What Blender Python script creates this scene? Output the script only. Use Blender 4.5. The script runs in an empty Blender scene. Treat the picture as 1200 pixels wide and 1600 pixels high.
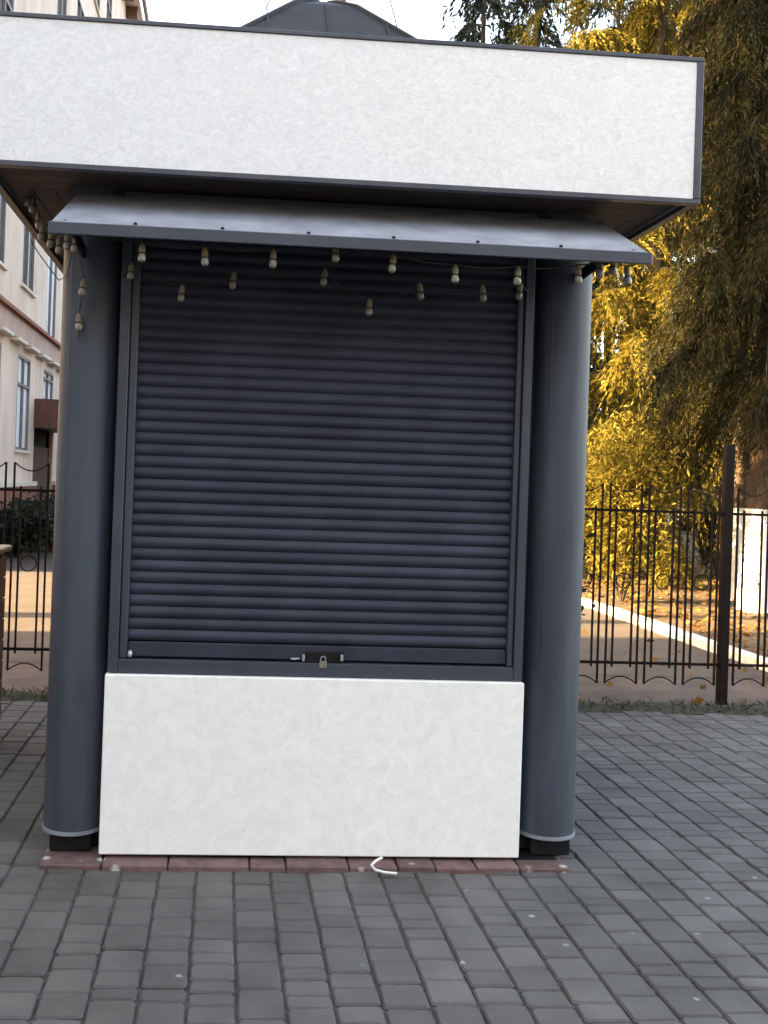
import bpy, bmesh, math, random
import numpy as np
from mathutils import Vector, Matrix

random.seed(7)
RNG = np.random.default_rng(11)
SC = bpy.context.scene
COL = SC.collection

# ------------------------------------------------------------------ camera
F_PX, CX, CY = 1554.7, 459.4, 739.3            # in pixels of the 1200 x 1600 photograph
CAM = Vector((0.0, -4.15, 1.60))
YAW, PITCH, ROLL = 0.070, 0.007, 0.0351
_f = Vector((math.sin(YAW), math.cos(YAW), 0)); _r = Vector((math.cos(YAW), -math.sin(YAW), 0)); _u = Vector((0, 0, 1))
_f, _u = _f * math.cos(PITCH) + _u * math.sin(PITCH), _u * math.cos(PITCH) - _f * math.sin(PITCH)
_r, _u = _r * math.cos(ROLL) + _u * math.sin(ROLL), _u * math.cos(ROLL) - _r * math.sin(ROLL)
cd = bpy.data.cameras.new('camera')
cam = bpy.data.objects.new('camera', cd); COL.objects.link(cam)
cam.matrix_world = Matrix(((_r.x, _u.x, -_f.x, CAM.x), (_r.y, _u.y, -_f.y, CAM.y), (_r.z, _u.z, -_f.z, CAM.z), (0, 0, 0, 1)))
cd.sensor_fit = 'HORIZONTAL'; cd.sensor_width = 36.0
cd.lens = F_PX / 1200 * 36.0
cd.shift_x = (600 - CX) / 1200; cd.shift_y = (CY - 800) / 1200
cd.clip_start = 0.05; cd.clip_end = 2000
SC.camera = cam
SC.render.resolution_x, SC.render.resolution_y = 768, 1024

# ------------------------------------------------------------------ sky, sun, exposure
SUN_EL, SUN_A = math.radians(21), math.radians(5)     # low sun from the left, a touch from the front
world = bpy.data.worlds.new('World'); SC.world = world; world.use_nodes = True
wn = world.node_tree
for n in list(wn.nodes): wn.nodes.remove(n)
wo = wn.nodes.new('ShaderNodeOutputWorld'); wb = wn.nodes.new('ShaderNodeBackground'); sk = wn.nodes.new('ShaderNodeTexSky')
sk.sky_type = 'NISHITA'; sk.sun_disc = False; sk.sun_elevation = SUN_EL
sk.sun_rotation = math.radians(270) - SUN_A
sk.air_density = 1.0; sk.dust_density = 4.0; sk.ozone_density = 0.6
wb.inputs['Strength'].default_value = 0.14
wn.links.new(sk.outputs[0], wb.inputs[0]); wn.links.new(wb.outputs[0], wo.inputs[0])
sl = bpy.data.lights.new('sun', 'SUN'); sl.energy = 4.2; sl.angle = math.radians(0.6); sl.color = (1.0, 0.80, 0.53)
sun = bpy.data.objects.new('sun', sl); COL.objects.link(sun)
S = Vector((-math.cos(SUN_A) * math.cos(SUN_EL), -math.sin(SUN_A) * math.cos(SUN_EL), math.sin(SUN_EL)))
sun.rotation_euler = S.to_track_quat('Z', 'Y').to_euler(); sun.location = (-20, 0, 15)
SC.view_settings.view_transform = 'Standard'; SC.view_settings.look = 'None'; SC.view_settings.gamma = 1
SC.view_settings.exposure = 3.48
SC.view_settings.use_white_balance = True; SC.view_settings.white_balance_temperature = 8500; SC.view_settings.white_balance_tint = 11.0
SC.render.engine = 'CYCLES'
SC.cycles.max_bounces = 6; SC.cycles.diffuse_bounces = 4; SC.cycles.transparent_max_bounces = 8
SC.cycles.sample_clamp_indirect = 6.0

# ------------------------------------------------------------------ pixel -> place
def ray(px, py):
    return (_f + _r * ((px - CX) / F_PX) - _u * ((py - CY) / F_PX)).normalized()
def at(px, py, X=None, Y=None, Z=None):
    d = ray(px, py)
    t = (X - CAM.x) / d.x if X is not None else (Y - CAM.y) / d.y if Y is not None else (Z - CAM.z) / d.z
    return CAM + d * t
def pix(p):
    v = Vector(p) - CAM; z = v.dot(_f)
    if z < 0.05: return None
    return CX + F_PX * v.dot(_r) / z, CY - F_PX * v.dot(_u) / z

# ------------------------------------------------------------------ materials
MATS = {}
def material(name, col, rough=0.6, var=0.25, scale=6.0, bump=0.0, bscale=None, col2=None, metal=0.0, rnd=0.0,
             spots=None, island=0.0, stretch=(1, 1, 1), coat=0.0, spec=0.5, lo=0.35, hi=0.65, detail=5.0, distort=0.0):
    """Colour varies with noise in world space; rnd = brightness change from object to object."""
    m = bpy.data.materials.new(name); m.use_nodes = True; MATS[name] = m
    t = m.node_tree; N = t.nodes; L = t.links
    b = N['Principled BSDF']
    b.inputs['Roughness'].default_value = rough; b.inputs['Metallic'].default_value = metal
    b.inputs['Specular IOR Level'].default_value = spec
    if coat: b.inputs['Coat Weight'].default_value = coat; b.inputs['Coat Roughness'].default_value = 0.25
    g = N.new('ShaderNodeNewGeometry'); mp = N.new('ShaderNodeMapping'); mp.inputs['Scale'].default_value = stretch
    L.new(g.outputs['Position'], mp.inputs['Vector'])
    nz = N.new('ShaderNodeTexNoise'); nz.inputs['Scale'].default_value = scale; nz.inputs['Detail'].default_value = detail
    nz.inputs['Roughness'].default_value = 0.62; nz.inputs['Distortion'].default_value = distort
    L.new(mp.outputs[0], nz.inputs['Vector'])
    mr = N.new('ShaderNodeMapRange'); mr.inputs[1].default_value = lo; mr.inputs[2].default_value = hi
    L.new(nz.outputs[0], mr.inputs[0])
    mx = N.new('ShaderNodeMix'); mx.data_type = 'RGBA'
    c1 = [c * (1 - var) for c in col] + [1]; c2 = list(col2) + [1] if col2 else [min(1, c * (1 + var)) for c in col] + [1]
    mx.inputs[6].default_value = c1; mx.inputs[7].default_value = c2
    L.new(mr.outputs[0], mx.inputs[0]); out = mx.outputs[2]
    if rnd or island:
        if island: src, amt = g.outputs['Random Per Island'], island
        else:
            oi = N.new('ShaderNodeObjectInfo'); src, amt = oi.outputs['Random'], rnd
        m2 = N.new('ShaderNodeMapRange'); m2.inputs[3].default_value = 1 - amt; m2.inputs[4].default_value = 1 + amt
        L.new(src, m2.inputs[0])
        sc = N.new('ShaderNodeVectorMath'); sc.operation = 'SCALE'
        L.new(out, sc.inputs[0]); L.new(m2.outputs[0], sc.inputs['Scale']); out = sc.outputs[0]
    if spots:
        vo = N.new('ShaderNodeTexVoronoi'); vo.inputs['Scale'].default_value = spots[0]
        n3 = N.new('ShaderNodeTexNoise'); n3.inputs['Scale'].default_value = spots[0] * 6
        ad = N.new('ShaderNodeVectorMath'); ad.operation = 'MULTIPLY_ADD'; ad.inputs[1].default_value = (0.03,) * 3
        L.new(n3.outputs['Color'], ad.inputs[0]); L.new(g.outputs['Position'], ad.inputs[2])
        L.new(ad.outputs[0], vo.inputs['Vector'])
        sm = N.new('ShaderNodeMapRange'); sm.inputs[1].default_value = spots[1]; sm.inputs[2].default_value = spots[1] * 0.6
        L.new(vo.outputs['Distance'], sm.inputs[0])
        # only some of the cells carry a spot
        sx = N.new('ShaderNodeSeparateColor'); L.new(vo.outputs['Color'], sx.inputs[0])
        gt = N.new('ShaderNodeMath'); gt.operation = 'GREATER_THAN'; gt.inputs[1].default_value = spots[3]
        L.new(sx.outputs[0], gt.inputs[0])
        mu = N.new('ShaderNodeMath'); mu.operation = 'MULTIPLY'; L.new(sm.outputs[0], mu.inputs[0]); L.new(gt.outputs[0], mu.inputs[1])
        m3 = N.new('ShaderNodeMix'); m3.data_type = 'RGBA'; m3.inputs[7].default_value = list(spots[2]) + [1]
        L.new(mu.outputs[0], m3.inputs[0]); L.new(out, m3.inputs[6]); out = m3.outputs[2]
    L.new(out, b.inputs['Base Color'])
    if bump:
        bn = N.new('ShaderNodeTexNoise'); bn.inputs['Scale'].default_value = bscale or scale * 5; bn.inputs['Detail'].default_value = 6
        L.new(mp.outputs[0], bn.inputs['Vector'])
        bp = N.new('ShaderNodeBump'); bp.inputs['Strength'].default_value = bump; bp.inputs['Distance'].default_value = 0.01
        L.new(bn.outputs[0], bp.inputs['Height']); L.new(bp.outputs[0], b.inputs['Normal'])
    return m

def foliage(name, c1, c2, c3, transl=0.4):
    """Leaves: colour differs from spray to spray, light passes through."""
    m = bpy.data.materials.new(name); m.use_nodes = True; MATS[name] = m
    t = m.node_tree; N = t.nodes; L = t.links
    b = N['Principled BSDF']; b.inputs['Roughness'].default_value = 0.55; b.inputs['Specular IOR Level'].default_value = 0.1
    g = N.new('ShaderNodeNewGeometry')
    cr = N.new('ShaderNodeValToRGB'); e = cr.color_ramp.elements
    e[0].position = 0; e[0].color = list(c1) + [1]; e[1].position = 0.55; e[1].color = list(c2) + [1]
    x = e.new(1.0); x.color = list(c3) + [1]
    nz = N.new('ShaderNodeTexNoise'); nz.inputs['Scale'].default_value = 2.2; nz.inputs['Detail'].default_value = 2
    L.new(g.outputs['Position'], nz.inputs['Vector'])
    a = N.new('ShaderNodeMath'); a.operation = 'MULTIPLY_ADD'; a.inputs[1].default_value = 0.55
    s2 = N.new('ShaderNodeMath'); s2.operation = 'MULTIPLY_ADD'; s2.inputs[1].default_value = 1.6; s2.inputs[2].default_value = -0.52
    L.new(nz.outputs[0], s2.inputs[0])
    L.new(g.outputs['Random Per Island'], a.inputs[0]); L.new(s2.outputs[0], a.inputs[2])
    L.new(a.outputs[0], cr.inputs[0]); L.new(cr.outputs[0], b.inputs['Base Color'])
    tr = N.new('ShaderNodeBsdfTranslucent'); L.new(cr.outputs[0], tr.inputs['Color'])
    ms = N.new('ShaderNodeMixShader'); ms.inputs[0].default_value = transl
    L.new(b.outputs[0], ms.inputs[1]); L.new(tr.outputs[0], ms.inputs[2]); L.new(ms.outputs[0], N['Material Output'].inputs[0])
    return m

ANTH = material('anthracite_paint', (0.038, 0.048, 0.065), 0.42, 0.14, 3.0, 0.04, 60)
ANTH_SH = material('shutter_paint', (0.033, 0.037, 0.055), 0.55, 0.2, 4.0, 0.05, 70, rnd=0.12, spec=0.25)
COLM = material('column_paint', (0.040, 0.052, 0.070), 0.55, 0.28, 3.0, 0.06, 50, stretch=(3, 3, 0.4), detail=8)
DARK = material('dark_metal', (0.012, 0.012, 0.014), 0.6, 0.3, 8, spec=0.15)
TRIM = material('trim_metal', (0.05, 0.056, 0.07), 0.4, 0.2, 9)
RIM = material('rim_metal', (0.22, 0.24, 0.27), 0.35, 0.2, 12)
AWN = material('awning_paint', (0.235, 0.255, 0.29), 0.8, 0.28, 5.5, 0.08, 40, lo=0.3, hi=0.7)
WHITE = material('white_board', (0.775, 0.785, 0.77), 0.55, 0.11, 20.0, 0.10, 90, col2=(0.82, 0.83, 0.81), stretch=(1, 1, 1.4), detail=10, distort=2.2)
WHITE2 = material('white_render', (0.89, 0.887, 0.84), 0.7, 0.05, 12.0, 0.14, 120, detail=9, distort=1.5)
SOFF = material('soffit_board', (0.060, 0.046, 0.038), 0.7, 0.35, 7, 0.1, 40, stretch=(1, 6, 1), rnd=0.25)
ROOF = material('roof_sheet', (0.018, 0.020, 0.025), 0.6, 0.25, 5, rnd=0.1, spec=0.2)
RED = material('red_tile', (0.135, 0.078, 0.070), 0.75, 0.25, 18, 0.25, 120, rnd=0.2, spots=(14, 0.30, (0.45, 0.42, 0.40), 0.72))
PAV = material('paver_concrete', (0.096, 0.090, 0.086), 0.85, 0.30, 2.6, 0.6, 190, detail=12, lo=.3, hi=.7, rnd=0.16, spots=(5.5, 0.075, (0.30, 0.31, 0.32), 0.50))
PAV_J = material('paver_concrete_far', (0.096, 0.090, 0.086), 0.85, 0.30, 2.6, 0.6, 190, detail=12, lo=.3, hi=.7, island=0.16, spots=(5.5, 0.075, (0.30, 0.31, 0.32), 0.50))
JOINT = material('joint_soil', (0.060, 0.054, 0.048), 0.95, 0.4, 20, 0.6, 150)
DIRT = material('dirt', (0.080, 0.055, 0.045), 0.95, 0.35, 3.2, 0.6, 40, lo=0.3, hi=0.7)
ASPH = material('path_asphalt', (0.060, 0.044, 0.034), 0.9, 0.28, 2.0, 0.4, 90, lo=0.3, hi=0.7)
LAWN = material('litter_ground', (0.080, 0.048, 0.018), 0.95, 0.45, 2.5, 0.7, 30, lo=0.3, hi=0.7)
SOIL = material('mossy_soil', (0.035, 0.033, 0.022), 0.95, 0.5, 14, 0.8, 60)
KERB = material('whitewashed_kerb', (0.50, 0.48, 0.44), 0.85, 0.25, 8, 0.4, 60)
IRON = material('black_iron', (0.013, 0.0078, 0.006), 0.6, 0.3, 12, spec=0.12)
BARK = material('bark', (0.065, 0.040, 0.026), 0.9, 0.45, 9, 0.9, 30, stretch=(1, 1, 0.25))
LIME = material('limewash', (0.74, 0.73, 0.71), 0.9, 0.10, 6, 0.5, 40, stretch=(1, 1, 0.3))
CREAM = material('cream_render', (0.64, 0.505, 0.435), 0.85, 0.18, 1.1, 0.15, 20, lo=0.3, hi=0.7, stretch=(1, 1, 0.35), detail=8)
PINK = material('pink_band', (0.42, 0.285, 0.25), 0.8, 0.12, 2)
PALE = material('pale_moulding', (0.62, 0.56, 0.50), 0.8, 0.08, 4)
PLINTH = material('red_plinth', (0.24, 0.085, 0.055), 0.85, 0.2, 3)
GLASS = material('window_glass', (0.15, 0.15, 0.16), 0.12, 0.25, 0.6, spec=0.6)
BLIND = material('window_blind', (0.66, 0.68, 0.74), 0.7, 0.06, 1.2)
FRAME = material('window_frame', (0.16, 0.14, 0.15), 0.5, 0.1, 5)
DOORM = material('brown_door', (0.085, 0.030, 0.018), 0.6, 0.3, 5, stretch=(2, 2, 0.4))
TAN = material('counter_top_wood', (0.42, 0.30, 0.19), 0.6, 0.2, 6, stretch=(1, 6, 6))
BROWN = material('counter_side_wood', (0.20, 0.075, 0.045), 0.65, 0.3, 6, stretch=(4, 4, 0.6), rnd=0.2)
WIRE = material('cable_black', (0.02, 0.02, 0.02), 0.6, 0.1, 5)
WCORD = material('white_cord', (0.72, 0.72, 0.70), 0.5, 0.06, 20)
BULB = material('bulb_glass', (0.22, 0.21, 0.17), 0.16, 0.1, 20, spec=0.7)
CAPM = material('bulb_socket', (0.18, 0.16, 0.09), 0.5, 0.2, 20)
BRASS = material('lock_brass', (0.30, 0.27, 0.22), 0.4, 0.2, 20, metal=0.6)
STEEL = material('bright_steel', (0.42, 0.43, 0.45), 0.35, 0.2, 20, metal=0.5)
POLE = material('pole_wood', (0.12, 0.09, 0.07), 0.9, 0.3, 6, stretch=(1, 1, 0.2))
SPRUCE = foliage('spruce_needles', (0.005, 0.007, 0.003), (0.017, 0.018, 0.006), (0.055, 0.040, 0.011), 0.28)
GOLD = foliage('golden_thuja', (0.030, 0.027, 0.007), (0.145, 0.116, 0.020), (0.29, 0.215, 0.042), 0.38)
DKGRN = foliage('dark_needles', (0.010, 0.014, 0.013), (0.022, 0.028, 0.022), (0.045, 0.048, 0.030), 0.25)
GRASS = foliage('grass_blades', (0.020, 0.026, 0.010), (0.045, 0.052, 0.018), (0.09, 0.085, 0.035), 0.25)
LITTER = foliage('dry_leaves', (0.09, 0.038, 0.013), (0.18, 0.09, 0.025), (0.28, 0.16, 0.045), 0.2)

# ------------------------------------------------------------------ mesh helpers
class MB:
    def __init__(s): s.v = []; s.f = []; s.m = []
    def add(s, v, f, mi=0):
        o = len(s.v); s.v += [tuple(p) for p in v]; s.f += [tuple(i + o for i in q) for q in f]; s.m += [mi] * len(f)
        return s
    def box(s, x0, x1, y0, y1, z0, z1, ch=0.0, mi=0):
        """Box; ch > 0 chamfers all the edges."""
        if ch <= 0:
            v = [(x, y, z) for x in (x0, x1) for y in (y0, y1) for z in (z0, z1)]
            return s.add(v, [(0, 1, 3, 2), (4, 6, 7, 5), (0, 4, 5, 1), (2, 3, 7, 6), (0, 2, 6, 4), (1, 5, 7, 3)], mi)
        bm = bmesh.new(); bmesh.ops.create_cube(bm, size=1)
        for v in bm.verts:
            v.co = Vector(((x0 + x1) / 2 + v.co.x * (x1 - x0), (y0 + y1) / 2 + v.co.y * (y1 - y0), (z0 + z1) / 2 + v.co.z * (z1 - z0)))
        bmesh.ops.bevel(bm, geom=bm.edges[:], offset=ch, segments=1, affect='EDGES')
        bm.verts.index_update()
        s.add([v.co[:] for v in bm.verts], [[v.index for v in f.verts] for f in bm.faces], mi); bm.free(); return s
    def prism(s, poly, a, axis, mi=0):
        """Polygon (list of 3D points) swept by vector a."""
        n = len(poly); P = [Vector(p) for p in poly]; A = Vector(axis) * a
        return s.add(P + [p + A for p in P], [tuple(range(n))[::-1], tuple(range(n, 2 * n))] + [(i, (i + 1) % n, n + (i + 1) % n, n + i) for i in range(n)], mi)
    def tube(s, pts, rad, n=8, cap=True, mi=0, closed=False):
        pts = [Vector(p) for p in pts]; k = len(pts); V = []
        prev = None
        for i, p in enumerate(pts):
            if closed: t = pts[(i + 1) % k] - pts[i - 1]
            else: t = pts[min(i + 1, k - 1)] - pts[max(i - 1, 0)]
            t = t.normalized() if t.length > 1e-9 else Vector((0, 0, 1))
            if prev is None:
                a = Vector((0, 0, 1)) if abs(t.z) < 0.9 else Vector((1, 0, 0))
                u = t.cross(a).normalized()
            else: u = (prev - t * prev.dot(t)).normalized()
            prev = u; w = t.cross(u)
            r = rad[i] if hasattr(rad, '__len__') else rad
            V += [p + (u * math.cos(2 * math.pi * j / n + math.pi / n) + w * math.sin(2 * math.pi * j / n + math.pi / n)) * r for j in range(n)]
        Fs = []
        for i in range(k if closed else k - 1):
            i2 = (i + 1) % k
            Fs += [(i * n + j, i * n + (j + 1) % n, i2 * n + (j + 1) % n, i2 * n + j) for j in range(n)]
        if cap and not closed: Fs += [tuple(range(n))[::-1], tuple(range((k - 1) * n, k * n))]
        return s.add(V, Fs, mi)
    def lathe(s, prof, c=(0, 0, 0), n=16, mi=0):
        V = []; k = len(prof)
        for r, z in prof:
            V += [(c[0] + r * math.cos(2 * math.pi * j / n), c[1] + r * math.sin(2 * math.pi * j / n), c[2] + z) for j in range(n)]
        Fs = [(i * n + j, i * n + (j + 1) % n, (i + 1) * n + (j + 1) % n, (i + 1) * n + j) for i in range(k - 1) for j in range(n)]
        Fs += [tuple(range(n))[::-1], tuple(range((k - 1) * n, k * n))]
        return s.add(V, Fs, mi)
    def mesh(s, name, mat, smooth=False):
        me = bpy.data.meshes.new(name); me.from_pydata(s.v, [], s.f); me.update()
        for m_ in (mat if isinstance(mat, (list, tuple)) else [mat]): me.materials.append(m_)
        if any(s.m): me.polygons.foreach_set('material_index', s.m)
        bm = bmesh.new(); bm.from_mesh(me); bmesh.ops.recalc_face_normals(bm, faces=bm.faces); bm.to_mesh(me); bm.free()
        if smooth:
            me.polygons.foreach_set('use_smooth', [True] * len(me.polygons))
            me.set_sharp_from_angle(angle=math.radians(40))
        return me
    def build(s, name, mat, parent=None, smooth=False, loc=(0, 0, 0)):
        return put(name, s.mesh(name, mat, smooth), parent, loc)

def put(name, me, parent=None, loc=(0, 0, 0), rot=None, scale=None):
    o = bpy.data.objects.new(name, me); COL.objects.link(o)
    o.location = loc
    if rot: o.rotation_euler = rot
    if scale: o.scale = scale
    if parent:
        o.parent = parent
    return o
def tag(o, label=None, cat=None, group=None, kind=None):
    for k, v in (('label', label), ('category', cat), ('group', group), ('kind', kind)):
        if v: o[k] = v
    return o
def thing(name, label, cat, loc=(0, 0, 0), group=None):
    o = bpy.data.objects.new(name, None); COL.objects.link(o); o.location = loc; o.empty_display_size = 0.1
    return tag(o, label, cat, group)
def leaf_mesh(name, verts, faces4, mat):
    """Fast mesh of many loose quads from numpy arrays."""
    me = bpy.data.meshes.new(name); n = len(faces4)
    me.vertices.add(len(verts)); me.vertices.foreach_set('co', verts.astype(np.float32).ravel())
    me.loops.add(n * 4); me.loops.foreach_set('vertex_index', faces4.astype(np.int32).ravel())
    me.polygons.add(n); me.polygons.foreach_set('loop_start', np.arange(0, n * 4, 4, dtype=np.int32))
    me.update(calc_edges=True); me.validate(); me.materials.append(mat)
    return me

# ================================================================== THE SETTING
# ground: one sheet to the horizon, under everything
tag(MB().add([(-600, -600, -0.06), (600, -600, -0.06), (600, 900, -0.06), (-600, 900, -0.06)], [(0, 1, 2, 3)]).build('ground', DIRT), kind='structure')

# pavement: stones in long strips running away from the kiosk front
PY1 = 2.98                                            # far edge of the paving, at the foot of the fence
pave = MB().add([(-7, -9, -0.012), (9, -9, -0.012), (9, PY1, -0.012), (-7, PY1, -0.012)], [(0, 1, 2, 3)]).build('pavement', JOINT)
tag(pave, kind='structure')
SW = 0.150
x_phase = at(367, 1480, Z=0).x
LENS = (0.076, 0.102, 0.102, 0.148, 0.148, 0.176)
def paver_geo(L, seed, w=SW):
    r = random.Random(seed); g = 0.0038; hx, hy = w / 2 - g, L / 2 - g
    c = 0.009
    ring = [(-hx + c, -hy), (hx - c, -hy), (hx, -hy + c), (hx, hy - c), (hx - c, hy), (-hx + c, hy), (-hx, hy - c), (-hx, -hy + c)]
    ring = [(x + r.uniform(-.0022, .0022), y + r.uniform(-.0025, .0025)) for x, y in ring]
    V = []
    for (k, z) in ((1.0, -0.05), (1.0, -0.0075), (0.93, 0.0)):
        for x, y in ring:
            ins = 0.0055 if k < 1 else 0
            V.append((x - math.copysign(ins, x), y - math.copysign(ins, y), z))
    Fs = [tuple(range(16, 24))]
    for q in (0, 8): Fs += [(q + i, q + (i + 1) % 8, q + 8 + (i + 1) % 8, q + 8 + i) for i in range(8)]
    return V, Fs
PM = {}
for L in set(LENS):
    for k in range(4):
        V, Fs = paver_geo(L, int(L * 1000) + k * 77); PM[L, k] = (MB().add(V, Fs).mesh('paver', PAV), V, Fs)
KX0, KX1, KY0, KY1 = -0.78, 1.66, -0.075, 2.55        # plinth of the kiosk: no stones there
spots_ = []
for k in range(-38, 58):
    xc = x_phase + (k + 0.5) * SW
    r = random.Random(k * 13 + 5); y = -7.0 + r.uniform(0, 0.15)
    while y < PY1:
        L = r.choice(LENS)
        if y + L > PY1: break
        yc = y + L / 2; y += L
        if KX0 + .09 < xc - SW / 2 and xc + SW / 2 < KX1 - .14 and yc - L / 2 > KY0 + .02 and yc + L / 2 < KY1 - .06: continue
        q = pix((xc, yc, 0)); area = 0
        if q and -20 < q[0] < 1215 and -20 < q[1] < 1615:
            d = (Vector((xc, yc, 0)) - CAM).length; area = L / d ** 3
            a_ = math.hypot(xc - CAM.x, yc - CAM.y)
            # hidden behind the kiosk body
            t = (0 - CAM.y) / (yc - CAM.y) if yc > 0 else None
            if t is not None:
                xs = CAM.x + (xc - CAM.x) * t; zs = CAM.z * (1 - t)
                if -0.68 < xs < 1.56: area = 0
        spots_.append((area, xc, yc, L, r.randrange(4), r.uniform(-.0035, .0025), r.uniform(-.012, .012), r.uniform(-.012, .012), r.uniform(-.012, .012)))
spots_.sort(key=lambda a: -a[0])
rest = MB()
for i, (a, xc, yc, L, k, dz, rx, ry, rz) in enumerate(spots_):
    # stones just before the plinth have sunk a little
    if -0.5 < yc < KY0 and KX0 < xc < KX1: dz -= 0.004
    if i < 300 and a > 0:
        put('paver', PM[L, k][0], pave, (xc, yc, dz), (rx, ry, rz))
    else:
        M = Matrix.Translation((xc, yc, dz)) @ Matrix.Rotation(rx, 4, 'X') @ Matrix.Rotation(ry, 4, 'Y') @ Matrix.Rotation(rz, 4, 'Z')
        rest.add([M @ Vector(v) for v in PM[L, k][1]], PM[L, k][2])
tag(rest.build('pavers', PAV_J, pave), kind='stuff')

# behind the paving: dirt bed under the fence, path, lawn with fallen leaves, whitewashed kerb
def sheet(name, x0, x1, y0, y1, z, m, n=1):
    return tag(MB().add([(x0, y0, z), (x1, y0, z), (x1, y1, z), (x0, y1, z)], [(0, 1, 2, 3)]).build(name, m), kind='structure')
KERB_X = 5.25
sheet('path', -3.6, KERB_X - 0.06, 4.6, 60, -0.056, ASPH)
lawnz = 0.02
tag(MB().box(KERB_X + 0.06, 60, 4.4, 60, -.2, lawnz).build('lawn', LAWN), kind='structure')
kb = thing('kerb', 'whitewashed kerb of concrete blocks along the path under the trees', 'kerb', (KERB_X, 5, 0)); kb['kind'] = 'structure'
y = 3.9
kmesh = MB().box(-0.065, 0.065, -0.49, 0.49, -0.08, 0.045, 0.012).mesh('kerb_block', KERB)
for i in range(26):
    put('kerb_block', kmesh, kb, (random.uniform(-.008, .008), y - 5 + 0.5, random.uniform(-.008, .006)), (0, random.uniform(-.02, .02), random.uniform(-.008, .008))); y += 1.0

# strip of mossy soil with grass along the edge of the paving
bed = MB(); nx = 90
for i in range(nx + 1):
    X = -7 + 16 * i / nx
    for j, (yy, zz) in enumerate(((PY1 - 0.10, -0.012), (PY1, 0.022), (PY1 + 0.09, 0.03), (PY1 + 0.2, 0.0))):
        bed.v.append((X, yy + random.uniform(-.03, .03), zz + random.uniform(-.01, .014)))
for i in range(nx):
    for j in range(3): bed.f.append((i * 4 + j, i * 4 + j + 1, i * 4 + 5 + j, i * 4 + 4 + j)); bed.m.append(0)
tag(bed.build('soil_edge', SOIL, smooth=True), kind='structure')

def scatter_quads(n, fpos, size, aspect, up, seed):
    """n bent leaf quads: returns verts, faces."""
    r = np.random.default_rng(seed); P = fpos(r, n)
    d = r.normal(size=(n, 3)); d[:, 2] = d[:, 2] * 0.35 + up; d /= np.linalg.norm(d, axis=1)[:, None]
    s = np.cross(d, r.normal(size=(n, 3))); s /= np.linalg.norm(s, axis=1)[:, None] + 1e-9
    L = (size * r.uniform(0.55, 1.35, n))[:, None]
    V = np.stack([P, P + d * L * 0.5 + s * L * aspect, P + d * L, P + d * L * 0.5 - s * L * aspect], 1).reshape(-1, 3)
    return V, np.arange(n * 4).reshape(-1, 4)
V, Fq = scatter_quads(2600, lambda r, n: np.stack([r.uniform(-3, 7, n), PY1 + 0.03 + r.normal(0, .075, n), np.full(n, 0.0)], 1), 0.075, 0.05, 1.1, 3)
tag(put('grass', leaf_mesh('grass', V, Fq, GRASS)), 'low dark grass along the edge of the paving by the fence', 'grass', kind='stuff')
def lit_pos(r, n):
    X = r.uniform(1.5, 12, n); Y = 3.3 + 16 * r.random(n) ** 1.4
    keep = r.random(n) < np.where(X > KERB_X + .15, 1.0, 0.12)
    X = np.where(keep, X, r.uniform(KERB_X + .15, 12, n))
    return np.stack([X, Y, np.where(X > KERB_X + .1, lawnz + .006, np.where(Y > 4.6, -.050, -.054))], 1)
V, Fq = scatter_quads(6500, lit_pos, 0.085, 0.32, 0.12, 4)
tag(put('fallen_leaves', leaf_mesh('fallen_leaves', V, Fq, LITTER)), 'dry fallen leaves strewn over the ground behind the fence', 'fallen leaves', kind='stuff')

# ================================================================== KIOSK
KC = 0.437                                             # middle of the kiosk
kiosk = thing('kiosk', 'closed dark grey market kiosk with white sign boards and roller shutter', 'kiosk', (KC, 1.1, 0))
def kpart(mb, name, m, parent=kiosk, smooth=False):
    """Meshes are written in world coordinates; keep them there under the parent."""
    o = mb.build(name, m, parent, smooth)
    base = Vector((0, 0, 0)); p = parent
    while p is not None: base += p.location; p = p.parent
    o.location = -base
    return o
PL, PR, PZT = -0.461, 1.303, 0.772
# plinth of red tiles
kpart(MB().box(KX0 + .18, KX1 - .18, KY0 + .10, KY1 - .06, -0.05, 0.016), 'plinth', DARK)
cuts = [at(p, 1345, Y=-0.06).x for p in (61, 158, 262, 390, 447, 545, 622, 680, 745, 812, 892)]
for i in range(len(cuts) - 1):
    j = random.uniform(-.006, .006)
    kpart(MB().box(cuts[i] + .003, cuts[i + 1] - .003, KY0 + j, 0.22, -0.04, 0.018 + random.uniform(-.004, .003), 0.005), 'base_tile', RED)
# body: dark walls set back between the corner columns
WZ = 2.80
for (x0, x1, y0, y1) in ((-0.60, -0.56, 0.16, 2.28), (1.434, 1.474, 0.16, 2.28), (-0.555, 1.43, 2.24, 2.28)):
    kpart(MB().box(x0, x1, y0, y1, 0.03, WZ), 'wall', ANTH)
kpart(MB().box(-0.555, 1.43, 0.12, 0.15, 0.03, WZ), 'front_wall', DARK)
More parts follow.
